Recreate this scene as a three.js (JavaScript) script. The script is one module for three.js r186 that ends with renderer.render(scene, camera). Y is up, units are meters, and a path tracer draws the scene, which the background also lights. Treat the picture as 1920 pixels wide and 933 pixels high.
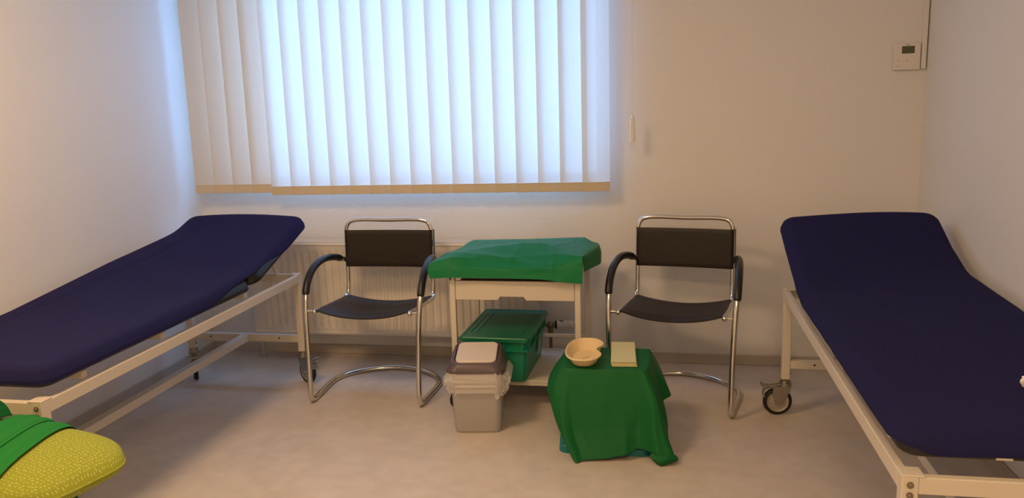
import * as THREE from 'three';
import { RoundedBoxGeometry } from 'three/addons/geometries/RoundedBoxGeometry.js';
import { mergeGeometries, mergeVertices, toCreasedNormals } from 'three/addons/utils/BufferGeometryUtils.js';
import { RectAreaLightUniformsLib } from 'three/addons/lights/RectAreaLightUniformsLib.js';

// ---------------------------------------------------------------- camera, sky, lights, exposure
const scene = new THREE.Scene();
const V = (x, y, z) => new THREE.Vector3(x, y, z);
const D2R = Math.PI / 180;
const camera = new THREE.PerspectiveCamera(2 * Math.atan(466.5 / 1520) / D2R, 1920 / 933, 0.05, 60);
{
  const pitch = 10.482 * D2R, yaw = 10.544 * D2R, roll = -1.707 * D2R;
  const f = V(-Math.sin(yaw) * Math.cos(pitch), -Math.sin(pitch), -Math.cos(yaw) * Math.cos(pitch));
  const r = V(Math.cos(yaw), 0, -Math.sin(yaw)), u = r.clone().cross(f);
  const r2 = r.clone().multiplyScalar(Math.cos(roll)).addScaledVector(u, Math.sin(roll));
  const u2 = u.clone().multiplyScalar(Math.cos(roll)).addScaledVector(r, -Math.sin(roll));
  camera.position.set(0, 1.4, 4.204);
  camera.quaternion.setFromRotationMatrix(new THREE.Matrix4().makeBasis(r2, u2, f.clone().negate()));
  camera.updateMatrixWorld();
}
const renderer = new THREE.WebGLRenderer({ antialias: true });
renderer.toneMapping = THREE.LinearToneMapping;
renderer.toneMappingExposure = 1.0;
renderer.shadowMap.enabled = true;
renderer.shadowMap.type = THREE.PCFSoftShadowMap;
RectAreaLightUniformsLib.init();
scene.background = new THREE.Color().setRGB(1.48, 2.9, 5.6);          // bright overcast daylight outside the window
const LAMP_COLOR = new THREE.Color().setRGB(1.0, 0.64, 0.335);
const LAMP_POWER = 35;
const CEILING = 2.55;

// ---------------------------------------------------------------- helpers
function mulberry(a) { return () => { a |= 0; a = a + 0x6D2B79F5 | 0; let t = Math.imul(a ^ a >>> 15, 1 | a); t = t + Math.imul(t ^ t >>> 7, 61 | t) ^ t; return ((t ^ t >>> 14) >>> 0) / 4294967296; }; }
const taken = new Map();
function numbered(name) { const n = taken.get(name) || 0; taken.set(name, n + 1); return n ? `${name}_${String(n).padStart(3, '0')}` : name; }
function shade(o) { o.traverse((m) => { if (m.isMesh) { m.castShadow = true; m.receiveShadow = true; } }); return o; }
function tag(o, label, category, group) { o.userData.label = label; o.userData.category = category; if (group) o.userData.group = group; return o; }
function thing(name, label, category, pos = [0, 0, 0], turn = 0, group) {
  const o = new THREE.Group(); o.name = numbered(name); o.position.set(...pos); o.rotation.y = turn;
  scene.add(o); return tag(o, label, category, group);
}
function metricUV(g) {
  const p = g.attributes.position; if (!g.attributes.normal) g.computeVertexNormals();
  const n = g.attributes.normal, uv = new Float32Array(p.count * 2);
  for (let i = 0; i < p.count; i++) {
    const ax = Math.abs(n.getX(i)), ay = Math.abs(n.getY(i)), az = Math.abs(n.getZ(i));
    const x = p.getX(i), y = p.getY(i), z = p.getZ(i);
    if (ay >= ax && ay >= az) { uv[2 * i] = x; uv[2 * i + 1] = z; } else if (ax >= az) { uv[2 * i] = z; uv[2 * i + 1] = y; } else { uv[2 * i] = x; uv[2 * i + 1] = y; }
  }
  g.setAttribute('uv', new THREE.BufferAttribute(uv, 2)); return g;
}
function mesh(name, geos, mat, parent = scene, keepUV = false) {
  let list = (Array.isArray(geos) ? geos : [geos]);
  if (list.length > 1) list = list.map((g) => { g = g.index ? g.toNonIndexed() : g; for (const k of Object.keys(g.attributes)) if (!['position', 'normal', 'uv'].includes(k)) g.deleteAttribute(k); if (!g.attributes.uv) metricUV(g); return g; });
  const g = list.length > 1 ? mergeGeometries(list) : list[0];
  if (!keepUV) metricUV(g);
  const m = new THREE.Mesh(g, mat); m.name = parent === scene ? numbered(name) : name; m.castShadow = m.receiveShadow = true; parent.add(m); return m;
}
function struct(name, geos, mat) { const m = mesh(name, geos, mat); m.userData.kind = 'structure'; return m; }
function box(w, h, d, x = 0, y = 0, z = 0, r = 0.003, seg = 2) {
  const g = r > 0 ? new RoundedBoxGeometry(w, h, d, seg, Math.min(r, w / 2.01, h / 2.01, d / 2.01)) : new THREE.BoxGeometry(w, h, d);
  g.translate(x, y, z); return g;
}
function bx(x0, x1, y0, y1, z0, z1, r = 0.003) { return box(x1 - x0, y1 - y0, z1 - z0, (x0 + x1) / 2, (y0 + y1) / 2, (z0 + z1) / 2, r); }
function cyl(r, h, x, y, z, axis = 'y', seg = 20, r2 = r) {
  const g = new THREE.CylinderGeometry(r2, r, h, seg);
  if (axis === 'x') g.rotateZ(Math.PI / 2); if (axis === 'z') g.rotateX(Math.PI / 2);
  g.translate(x, y, z); return g;
}
function sph(r, x, y, z) { const g = new THREE.SphereGeometry(r, 16, 12); g.translate(x, y, z); return g; }
function spline(pts, r, seg = 80, rad = 12, caps = true) {
  const P = pts.map((p) => V(...p)), c = new THREE.CatmullRomCurve3(P, false, 'centripetal');
  const out = [new THREE.TubeGeometry(c, seg, r, rad)];
  if (caps) for (const p of [P[0], P[P.length - 1]]) out.push(sph(r * 0.99, p.x, p.y, p.z));
  return out;
}
function bar(a, b, w, h) {                              // rectangular bar between two points, w across, h up
  const A = V(...a), B = V(...b), L = A.distanceTo(B), g = new RoundedBoxGeometry(w, h, L, 2, 0.002);
  const o = new THREE.Object3D(); o.position.copy(A).add(B).multiplyScalar(0.5); o.lookAt(B); o.updateMatrix(); g.applyMatrix4(o.matrix); return g;
}
// rounded-rectangle loft: secs = [{w, d, r, y, x, z, tilt}]
function ring(s, n) {
  const out = [], w = s.w / 2, d = s.d / 2, r = Math.min(s.r, w, d), q = n / 4;
  for (let k = 0; k < 4; k++) {
    const sx = [1, -1, -1, 1][k], sz = [1, 1, -1, -1][k];
    for (let i = 0; i < q; i++) {
      const a = (k + i / (q - 1)) * Math.PI / 2;
      const x = sx * (w - r) + Math.cos(a) * r, z = sz * (d - r) + Math.sin(a) * r;
      out.push([x + (s.x || 0), s.y + (s.tilt || 0) * z + (s.roll || 0) * x, z + (s.z || 0)]);
    }
  }
  return out;
}
function loft(secs, n = 32, capA = true, capB = true, crease = 0.6) { return loftRings(secs.map((s) => ring(s, n)), capA, capB, crease); }
function loftRings(R, capA, capB, crease = 0.6) {
  const n = R[0].length, pos = [], idx = [];
  R.forEach((r) => r.forEach((p) => pos.push(...p)));
  for (let j = 0; j < R.length - 1; j++) for (let i = 0; i < n; i++) {
    const a = j * n + i, b = j * n + (i + 1) % n, c = a + n, e = b + n; idx.push(a, c, b, b, c, e);
  }
  const cap = (j, flip) => {
    let cx = 0, cy = 0, cz = 0; R[j].forEach((p) => { cx += p[0]; cy += p[1]; cz += p[2]; });
    const k = pos.length / 3; pos.push(cx / n, cy / n, cz / n);
    for (let i = 0; i < n; i++) { const a = j * n + i, b = j * n + (i + 1) % n; flip ? idx.push(k, a, b) : idx.push(k, b, a); }
  };
  if (capA) cap(0, true); if (capB) cap(R.length - 1, false);
  const g = new THREE.BufferGeometry(); g.setAttribute('position', new THREE.Float32BufferAttribute(pos, 3)); g.setIndex(idx);
  const out = toCreasedNormals(g, crease); return out;
}
// a thin cloth shell from fn(u, v) -> Vector3
function cloth(fn, nu, nv, t = 0.002) {
  const P = [], N = [];
  for (let j = 0; j <= nv; j++) for (let i = 0; i <= nu; i++) P.push(fn(i / nu, j / nv));
  const at = (i, j) => P[Math.min(nv, Math.max(0, j)) * (nu + 1) + Math.min(nu, Math.max(0, i))];
  for (let j = 0; j <= nv; j++) for (let i = 0; i <= nu; i++) {
    const n = at(i + 1, j).clone().sub(at(i - 1, j)).cross(at(i, j + 1).clone().sub(at(i, j - 1))); N.push(n.lengthSq() > 0 ? n.normalize() : V(0, 1, 0));
  }
  const pos = [], uv = [], idx = [], W = nu + 1, T = P.length;
  let Lu = 0, Lv = 0; for (let i = 0; i < nu; i++) Lu += at(i, nv >> 1).distanceTo(at(i + 1, nv >> 1)); for (let j = 0; j < nv; j++) Lv += at(nu >> 1, j).distanceTo(at(nu >> 1, j + 1));
  for (const s of [0.5, -0.5]) P.forEach((p, k) => { const q = p.clone().addScaledVector(N[k], s * t); pos.push(q.x, q.y, q.z); uv.push((k % W) / nu * Lu, Math.floor(k / W) / nv * Lv); });
  for (let j = 0; j < nv; j++) for (let i = 0; i < nu; i++) {
    const a = j * W + i, b = a + 1, c = a + W, d = c + 1; idx.push(a, b, c, b, d, c, T + a, T + c, T + b, T + b, T + c, T + d);
  }
  const rim = (a, b) => idx.push(a, T + a, b, b, T + a, T + b);
  for (let i = 0; i < nu; i++) { rim(i, i + 1); rim(nv * W + i + 1, nv * W + i); }
  for (let j = 0; j < nv; j++) { rim((j + 1) * W, j * W); rim(j * W + nu, (j + 1) * W + nu); }
  const g = new THREE.BufferGeometry(); g.setAttribute('position', new THREE.Float32BufferAttribute(pos, 3)); g.setAttribute('uv', new THREE.Float32BufferAttribute(uv, 2)); g.setIndex(idx);
  g.computeVertexNormals(); return g;
}
// Catmull-Rom through a table of control points [row][column]
function cr(a, b, c, d, t) { return 0.5 * (2 * b + (c - a) * t + (2 * a - 5 * b + 4 * c - d) * t * t + (3 * b - a - 3 * c + d) * t * t * t); }
function crv(list, u) {
  const n = list.length - 1, s = Math.min(n - 1e-6, Math.max(0, u * n)), i = Math.floor(s), t = s - i, g = (k) => list[Math.min(n, Math.max(0, k))];
  return [0, 1, 2].map((k) => cr(g(i - 1)[k], g(i)[k], g(i + 1)[k], g(i + 2)[k], t));
}
function seg(list, u) { const n = list.length - 1, s = Math.min(n - 1e-6, Math.max(0, u * n)), i = Math.floor(s), t = s - i; return [0, 1, 2].map((k) => list[i][k] * (1 - t) + list[i + 1][k] * t); }
function mixed(list, u, k) { const a = crv(list, u), b = seg(list, u); return [0, 1, 2].map((i) => a[i] * (1 - k) + b[i] * k); }
function table(rows, k = 0.7) { return (u, v) => V(...mixed(rows.map((r) => mixed(r, u, k)), v, k)); }
function lin(pts, x) { if (x <= pts[0][0]) return pts[0][1]; for (let i = 1; i < pts.length; i++) if (x <= pts[i][0]) { const t = (x - pts[i - 1][0]) / (pts[i][0] - pts[i - 1][0]); return pts[i - 1][1] + t * (pts[i][1] - pts[i - 1][1]); } return pts[pts.length - 1][1]; }
function soft(pts, x, w) { let s = 0; for (let k = -3; k <= 3; k++) s += lin(pts, x + k * w / 3); return s / 7; }
const smooth = (a, b, x) => { const t = Math.min(1, Math.max(0, (x - a) / (b - a))); return t * t * (3 - 2 * t); };
// tileable value noise
function noiseGrid(seed, n) { const r = mulberry(seed), a = new Float32Array(n * n); for (let i = 0; i < a.length; i++) a[i] = r(); return (x, y) => { x = ((x % n) + n) % n; y = ((y % n) + n) % n; const i = Math.floor(x), j = Math.floor(y), u = x - i, v = y - j, i1 = (i + 1) % n, j1 = (j + 1) % n, s = u * u * (3 - 2 * u), t = v * v * (3 - 2 * v); return (a[j * n + i] * (1 - s) + a[j * n + i1] * s) * (1 - t) + (a[j1 * n + i] * (1 - s) + a[j1 * n + i1] * s) * t; }; }
function tex(n, fn, repeat, srgb) {
  const d = new Uint8Array(n * n * 4);
  for (let y = 0; y < n; y++) for (let x = 0; x < n; x++) { const c = fn(x / n, y / n), k = (y * n + x) * 4; d[k] = c[0]; d[k + 1] = c[1]; d[k + 2] = c[2]; d[k + 3] = 255; }
  const t = new THREE.DataTexture(d, n, n); t.wrapS = t.wrapT = THREE.RepeatWrapping; t.magFilter = THREE.LinearFilter; t.minFilter = THREE.LinearMipmapLinearFilter; t.generateMipmaps = true;
  t.repeat.set(repeat, repeat); if (srgb) t.colorSpace = THREE.SRGBColorSpace; t.needsUpdate = true; return t;
}
const g8 = (v) => { const c = Math.max(0, Math.min(255, v)); return [c, c, c]; };

// ---------------------------------------------------------------- materials
const nA = noiseGrid(11, 64), nB = noiseGrid(12, 128), nC = noiseGrid(13, 32), nD = noiseGrid(14, 16);
const plasterBump = tex(512, (x, y) => g8(60 + 120 * nB(x * 128, y * 128) * nA(x * 64, y * 64) + 70 * nC(x * 32, y * 32)), 2.2);
const weaveBump = tex(256, (x, y) => g8(128 + 60 * Math.sin(x * Math.PI * 128) * Math.cos(y * Math.PI * 128) + 50 * (nB(x * 128, y * 128) - 0.5)), 6);
const crinkle = tex(512, (x, y) => g8(255 * (0.5 * nD(x * 16, y * 16) + 0.3 * nC(x * 32 + 3, y * 32) + 0.2 * nA(x * 64, y * 64))), 2.4);
const floorMap = (() => {
  const r = mulberry(77), n = 1024, sp = new Float32Array(n * n);
  for (let k = 0; k < 5200; k++) { const cx = r() * n | 0, cy = r() * n | 0, s = 1 + (r() * 2.2 | 0), v = (r() - 0.52) * 26; for (let a = 0; a < s; a++) for (let b = 0; b < s; b++) sp[((cy + a) % n) * n + (cx + b) % n] = v; }
  return tex(n, (x, y) => { const i = (Math.floor(y * n) % n) * n + Math.floor(x * n) % n, q = 9 * (nC(x * 32, y * 32) - 0.5) + 7 * (nD(x * 16, y * 16) - 0.5) + sp[i]; return [206 + q, 197 + q, 187 + q * 1.05].map((v) => Math.max(0, Math.min(255, v))); }, 0.8, true);
})();
const slatMap = tex(512, (x, y) => { const q = 3 * (nB(x * 128, y * 8) - 0.5) + 2 * (nB(x * 8 + 5, y * 128) - 0.5); return [236 + q, 233 + q, 224 + q]; }, 3, true);
const dotMap = tex(512, (x, y) => {
  const n = 12, i = Math.floor(x * n), j = Math.floor(y * n); let c = [140, 150, 40];
  for (let a = -1; a <= 1; a++) for (let b = -1; b <= 1; b++) {
    const I = (i + a + n) % n, J = (j + b + n) % n, h = mulberry(I * 131 + J * 977 + 5), cx = i + a + 0.25 + 0.5 * h(), cy = j + b + 0.25 + 0.5 * h(), rr = 0.17 + 0.08 * h();
    const dx = x * n - cx, dy = (y * n - cy) * 1.3; if (dx * dx + dy * dy < rr * rr) c = [182, 184, 112];
  }
  return c;
}, 7, true);
function std(color, roughness = 0.6, o = {}) { return new THREE.MeshStandardMaterial({ color: new THREE.Color(color), roughness, ...o }); }
function phy(color, roughness = 0.6, o = {}) { return new THREE.MeshPhysicalMaterial({ color: new THREE.Color(color), roughness, ...o }); }
const M = {
  wall: std('#ebebea', 0.9, { bumpMap: plasterBump, bumpScale: 0.0012 }),
  ceiling: std('#f0efed', 0.92),
  floor: phy('#ffffff', 0.42, { map: floorMap, specularIntensity: 0.8 }),
  baseboard: std('#bdb4a9', 0.5),
  slat: phy('#ffffff', 0.95, { map: slatMap, transmission: 0.42, thickness: 0, side: THREE.DoubleSide }),
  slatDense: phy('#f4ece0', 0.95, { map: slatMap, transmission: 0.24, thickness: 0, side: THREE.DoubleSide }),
  slatHem: std('#d6c9b0', 0.9, { bumpMap: weaveBump, bumpScale: 0.0003 }),
  whitePlastic: std('#e8e6df', 0.45),
  greyPlastic: std('#b9b4ac', 0.5),
  enamel: std('#d3ccc0', 0.35),
  radiator: std('#e6e0d4', 0.38),
  chrome: std('#d8d5d0', 0.14, { metalness: 1 }),
  steel: std('#a8a49c', 0.32, { metalness: 1 }),
  zinc: std('#b5b0a6', 0.5, { metalness: 0.75 }),
  brass: std('#8f8068', 0.4, { metalness: 1 }),
  leatherBrown: std('#1d1512', 0.5, { bumpMap: crinkle, bumpScale: 0.0006 }),
  leatherBlack: std('#16171a', 0.42, { bumpMap: crinkle, bumpScale: 0.0006 }),
  armPad: std('#1a1a1c', 0.38),
  sheet: phy('#22224c', 0.93, { specularIntensity: 0.25,  bumpMap: weaveBump, bumpScale: 0.0004 }),
  rubber: std('#141414', 0.6),
  bolt: std('#8a8072', 0.4, { metalness: 0.8 }),
  hole: std('#1c1613', 0.8),
  drape: phy('#077343', 0.55, { specularIntensity: 0.5,  bumpMap: crinkle, bumpScale: 0.0012 }),
  drapeStool: phy('#08602f', 0.55, { specularIntensity: 0.5,  bumpMap: crinkle, bumpScale: 0.0012 }),
  crate: std('#03805f', 0.42),
  crateLid: std('#05694a', 0.38),
  labelClear: std('#6f9a88', 0.4),
  binBody: std('#aaa8a6', 0.38),
  binLid: std('#544850', 0.4),
  binFlap: std('#d6cbc0', 0.4),
  liner: phy('#fbf9f6', 0.4, { transmission: 0.7, thickness: 0, side: THREE.DoubleSide, bumpMap: crinkle, bumpScale: 0.002 }),
  teal: std('#04737a', 0.45),
  pulp: std('#e6cf9e', 0.85, { bumpMap: plasterBump, bumpScale: 0.0006 }),
  towel: std('#cfcb9c', 0.92, { bumpMap: weaveBump, bumpScale: 0.0003 }),
  cushion: std('#ffffff', 0.9, { map: dotMap }),
  greenTextile: phy('#237a35', 0.9, { specularIntensity: 0.3,  bumpMap: weaveBump, bumpScale: 0.0004 }),
  darkGreen: phy('#0f5a2b', 0.9, { specularIntensity: 0.3,  bumpMap: weaveBump, bumpScale: 0.0004 }),
  lcd: std('#5b5a42', 0.25),
  print: std('#a08f7e', 0.6),
  glass: phy('#ffffff', 0.02, { transmission: 1, thickness: 0, ior: 1.5 }),
  windowFrame: std('#f0efec', 0.4),
  tissue: std('#f4f2ee', 0.9),
  lampFace: new THREE.MeshStandardMaterial({ color: 0xffffff, roughness: 0.6, emissive: LAMP_COLOR, emissiveIntensity: 2.5 }),
};

// ---------------------------------------------------------------- room shell
const XL = -2.58, XR = 1.23, ZF = 5.5;
struct('floor', box(XR - XL + 0.6, 0.12, ZF + 0.6, (XL + XR) / 2, -0.06, ZF / 2, 0), M.floor);
struct('ceiling', box(XR - XL + 0.6, 0.12, ZF + 0.6, (XL + XR) / 2, CEILING + 0.06, ZF / 2, 0), M.ceiling);
struct('wall_left', box(0.3, CEILING, ZF + 0.6, XL - 0.15, CEILING / 2, ZF / 2, 0), M.wall);
struct('wall_right', box(0.3, CEILING, ZF + 0.6, XR + 0.15, CEILING / 2, ZF / 2, 0), M.wall);
struct('wall_front', box(XR - XL, CEILING, 0.3, (XL + XR) / 2, CEILING / 2, ZF + 0.15, 0), M.wall);
const OPEN = { x0: -2.4, x1: -0.275, y0: 0.94, y1: 2.28 };
{
  const s = new THREE.Shape([[XL, 0], [XR, 0], [XR, CEILING], [XL, CEILING]].map((p) => new THREE.Vector2(...p)));
  s.holes.push(new THREE.Path([[OPEN.x0, OPEN.y0], [OPEN.x0, OPEN.y1], [OPEN.x1, OPEN.y1], [OPEN.x1, OPEN.y0]].map((p) => new THREE.Vector2(...p))));
  const g = new THREE.ExtrudeGeometry(s, { depth: 0.3, bevelEnabled: false }); g.translate(0, 0, -0.3);
  struct('wall_back', g, M.wall);
}
{
  const w = new THREE.Group(); w.name = 'window_1'; w.userData.kind = 'structure'; scene.add(w);
  const { x0, x1, y0, y1 } = OPEN, z0 = -0.21, z1 = -0.14, b = 0.06;
  mesh('window_frame', [bx(x0, x1, y0, y0 + b, z0, z1), bx(x0, x1, y1 - b, y1, z0, z1), bx(x0, x0 + b, y0 + b, y1 - b, z0, z1), bx(x1 - b, x1, y0 + b, y1 - b, z0, z1)], M.windowFrame, w);
  const p = new THREE.PlaneGeometry(x1 - x0 - 2 * b, y1 - y0 - 2 * b); p.translate((x0 + x1) / 2, (y0 + y1) / 2, -0.175);
  mesh('window_pane', p, M.glass, w);
}
{
  const h = 0.054, t = 0.012;
  struct('baseboard_back', bx(XL, XR, 0, h, 0, t, 0.004), M.baseboard);
  struct('baseboard_left', bx(XL, XL + t, 0, h, t, ZF, 0.004), M.baseboard);
  struct('baseboard_right', bx(XR - t, XR, 0, h, t, ZF, 0.004), M.baseboard);
}

// ---------------------------------------------------------------- ceiling lamp (above the camera's view)
for (const [x, z, s, label] of [[-1.5, 2.5, 0.55, 'square white ceiling panel lamp above the left bed'], [0.0, 4.3, 0.54, 'square white ceiling panel lamp further from the window']]) {
  const h = s / 2, e = h + 0.03;
  const t = thing('ceiling_lamp', label, 'lamp', [x, CEILING, z]);
  mesh('housing', [bx(-e, e, -0.03, 0, -e, e), bx(-e, e, -0.05, -0.03, -e, -h), bx(-e, e, -0.05, -0.03, h, e), bx(-e, -h, -0.05, -0.03, -h, h), bx(h, e, -0.05, -0.03, -h, h)], M.whitePlastic, t);
  mesh('lamp_diffuser', bx(-h, h, -0.045, -0.03, -h, h, 0), M.lampFace, t);
  const L = new THREE.RectAreaLight(LAMP_COLOR, LAMP_POWER, s, s); L.position.set(0, -0.052, 0); L.rotation.x = -Math.PI / 2; t.add(L);
}

// ---------------------------------------------------------------- vertical blind
{
  const t = thing('vertical_blind', 'cream fabric vertical blind closed in front of the window', 'blind', [0, 0, 0.13]);
  mesh('headrail', bx(-2.53, -0.24, 2.36, 2.4, -0.025, 0.025), M.whitePlastic, t);
  for (const x of [-2.28, -0.5]) mesh('wall_bracket', bx(x - 0.02, x + 0.02, 2.37, 2.43, -0.13, 0), M.whitePlastic, t);
  const w = 0.14, p = 0.1118, ang = 13 * D2R, top = 2.355;
  const mk = (h) => { const g = new THREE.PlaneGeometry(w, h, 8, 1), q = g.attributes.position; for (let i = 0; i < q.count; i++) { const x = q.getX(i) / (w / 2); q.setZ(i, 0.003 * (1 - x * x)); } g.computeVertexNormals(); return g; };
  const rnd = mulberry(5);
  for (let i = 0; i < 20; i++) {
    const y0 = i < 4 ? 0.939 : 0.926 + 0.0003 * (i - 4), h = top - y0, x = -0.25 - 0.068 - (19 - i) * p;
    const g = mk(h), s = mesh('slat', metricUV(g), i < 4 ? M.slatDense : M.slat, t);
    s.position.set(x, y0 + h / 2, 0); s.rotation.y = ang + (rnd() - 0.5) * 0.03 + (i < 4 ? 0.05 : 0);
    const hem = mesh('hem_weight', [box(w, 0.044, 0.0045, 0, 0.022 - h / 2, 0.0022, 0.0015), box(w * 0.99, 0.0035, 0.0065, 0, 0.045 - h / 2, 0.0022, 0.001)], M.slatHem, s);
    hem.castShadow = true;
  }
  mesh('cord', spline([[-0.135, 2.36, 0.01], [-0.138, 1.9, 0.004], [-0.138, 1.3, 0]], 0.0011, 12, 6), M.whitePlastic, t);
  mesh('cord_weight', loft([{ w: 0.012, d: 0.012, r: 0.005, y: 1.302, x: -0.138 }, { w: 0.02, d: 0.018, r: 0.006, y: 1.29, x: -0.138 }, { w: 0.023, d: 0.021, r: 0.006, y: 1.262, x: -0.138 }, { w: 0.025, d: 0.022, r: 0.006, y: 1.175, x: -0.138 }], 24), M.whitePlastic, t);
}

// ---------------------------------------------------------------- radiator
{
  const x0 = -2.24, x1 = -0.64, y0 = 0.15, y1 = 0.655, zf = 0.125;
  const t = thing('radiator', 'white ribbed panel radiator on the wall under the blind', 'radiator', [0, 0, 0]);
  const pitch = 0.0415, n = Math.floor((x1 - x0 - 0.05) / pitch), off = (x1 - x0 - n * pitch) / 2;
  const prof = (x, y) => { const k = (x - x0 - off) / pitch; if (k < 0 || k > n) return 0; const f = Math.abs((k % 1) - 0.5) * 2; const a = smooth(0.3, 0.75, f); return -0.009 * (1 - a) * smooth(y0 + 0.028, y0 + 0.05, y) * (1 - smooth(y1 - 0.06, y1 - 0.038, y)); };
  const ny = [y0, y0 + 0.028, y0 + 0.036, y0 + 0.044, y0 + 0.052, 0.4, y1 - 0.062, y1 - 0.052, y1 - 0.044, y1 - 0.036, y1], pos = [], idx = [], nx = n * 8;
  for (const y of ny) for (let i = 0; i <= nx; i++) { const x = x0 + off + i / nx * n * pitch; const X = i === 0 ? x0 : i === nx ? x1 : x; pos.push(X, y, zf + (i === 0 || i === nx ? 0 : prof(x, y))); }
  for (let j = 0; j < ny.length - 1; j++) for (let i = 0; i < nx; i++) { const a = j * (nx + 1) + i; idx.push(a, a + 1, a + nx + 1, a + 1, a + nx + 2, a + nx + 1); }
  let g = new THREE.BufferGeometry(); g.setAttribute('position', new THREE.Float32BufferAttribute(pos, 3)); g.setIndex(idx); g = toCreasedNormals(g, 0.5);
  mesh('front_panel', g, M.radiator, t);
  mesh('back_panel', bx(x0, x1, y0, y1, 0.04, 0.055), M.radiator, t);
  mesh('lower_channel', [cyl(0.012, x1 - x0, (x0 + x1) / 2, y0 + 0.006, zf - 0.006, 'x'), cyl(0.01, x1 - x0, (x0 + x1) / 2, y1 - 0.004, zf - 0.006, 'x')], M.radiator, t);
  for (const [a, b] of [[x0 - 0.004, x0 + 0.001], [x1 - 0.001, x1 + 0.004]]) mesh('side_cover', bx(a, b, y0 + 0.01, y1 + 0.012, 0.038, zf - 0.002, 0.001), M.radiator, t);
  const gr = [bx(x0, x1, y1 + 0.002, y1 + 0.012, 0.036, 0.041, 0), bx(x0, x1, y1 + 0.002, y1 + 0.012, zf - 0.008, zf - 0.002, 0)];
  for (const z of [0.058, 0.076, 0.094]) gr.push(bx(x0, x1, y1 + 0.008, y1 + 0.012, z, z + 0.004, 0));
  for (let x = x0 + 0.006; x < x1; x += 0.012) gr.push(bx(x, x + 0.005, y1 + 0.007, y1 + 0.011, 0.041, zf - 0.008, 0));
  mesh('top_grille', gr, M.radiator, t);
  mesh('convector_fins', Array.from({ length: 38 }, (_, i) => bx(x0 + 0.03 + i * 0.0415, x0 + 0.034 + i * 0.0415, y0 + 0.02, y1 - 0.02, 0.055, zf - 0.02, 0)), M.radiator, t);
  mesh('floor_foot', [cyl(0.0085, 0.17, -2.22, 0.085, 0.1, 'y'), cyl(0.028, 0.008, -2.22, 0.004, 0.1, 'y', 24, 0.022)], M.greyPlastic, t);
  for (const x of [-2.0, -0.9]) mesh('wall_bracket', bx(x - 0.02, x + 0.02, 0.2, 0.62, 0, 0.041), M.radiator, t);
  const v = mesh('valve', [cyl(0.011, 0.06, -0.61, 0.215, 0.08, 'x'), cyl(0.017, 0.03, -0.572, 0.215, 0.08, 'x'), sph(0.019, -0.572, 0.215, 0.08), cyl(0.013, 0.05, -0.572, 0.19, 0.08, 'y'), cyl(0.017, 0.014, -0.572, 0.178, 0.08, 'y', 6)], M.brass, t);
  mesh('pipe', [cyl(0.0085, 0.18, -0.572, 0.09, 0.08, 'y'), cyl(0.02, 0.008, -0.572, 0.004, 0.08, 'y')], M.brass, t);
  mesh('lock_ring', cyl(0.021, 0.014, -0.541, 0.217, 0.08, 'x', 24), M.rubber, v);
  const head = [cyl(0.022, 0.075, -0.497, 0.217, 0.08, 'x', 24), sph(0.0215, -0.461, 0.217, 0.08)];
  for (let k = 0; k < 16; k++) { const a = k / 16 * Math.PI * 2; head.push(box(0.05, 0.0035, 0.0035, -0.492, 0.217 + Math.cos(a) * 0.0225, 0.08 + Math.sin(a) * 0.0225, 0.001)); }
  mesh('thermostat_head', head, M.whitePlastic, v);
  mesh('setting_window', box(0.022, 0.003, 0.012, -0.512, 0.2395, 0.085, 0.001), M.hole, v);
}

// ---------------------------------------------------------------- thermostat and cable duct on the back wall
{
  const t = thing('wall_thermostat', 'square white room controller with grey display beside the corner duct', 'thermostat', [1.139, 1.541, 0]);
  mesh('housing', [box(0.118, 0.122, 0.018, 0, 0, 0.013, 0.004), box(0.108, 0.112, 0.006, 0, 0, 0.003, 0.002)], M.whitePlastic, t);
  mesh('display', box(0.056, 0.034, 0.002, 0.003, 0.031, 0.0225, 0.0008), M.lcd, t);
  for (const [x, y] of [[-0.038, -0.018], [0, -0.02], [0.034, -0.018], [-0.04, -0.043], [-0.006, -0.044], [0.03, -0.043]]) mesh('button', box(0.017, 0.011, 0.003, x, y, 0.0225, 0.001), M.whitePlastic, t);
  for (const [x, y] of [[-0.04, -0.043], [-0.038, -0.018], [0, -0.02]]) mesh('button_mark', box(0.006, 0.003, 0.001, x, y, 0.0242, 0), M.print, t);
  mesh('maker_mark', box(0.014, 0.0035, 0.0008, 0.0, 0.054, 0.0222, 0), M.print, t);
  const d = thing('cable_duct', 'narrow white cable duct running up beside the wall corner', 'duct', [1.2115, 0, 0]);
  mesh('channel', bx(-0.009, 0.013, 1.482, CEILING, 0, 0.016, 0.001), M.wall, d);
  mesh('cover', bx(-0.0095, 0.0115, 1.484, CEILING, 0.0162, 0.02, 0.001), M.wall, d);
}

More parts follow.
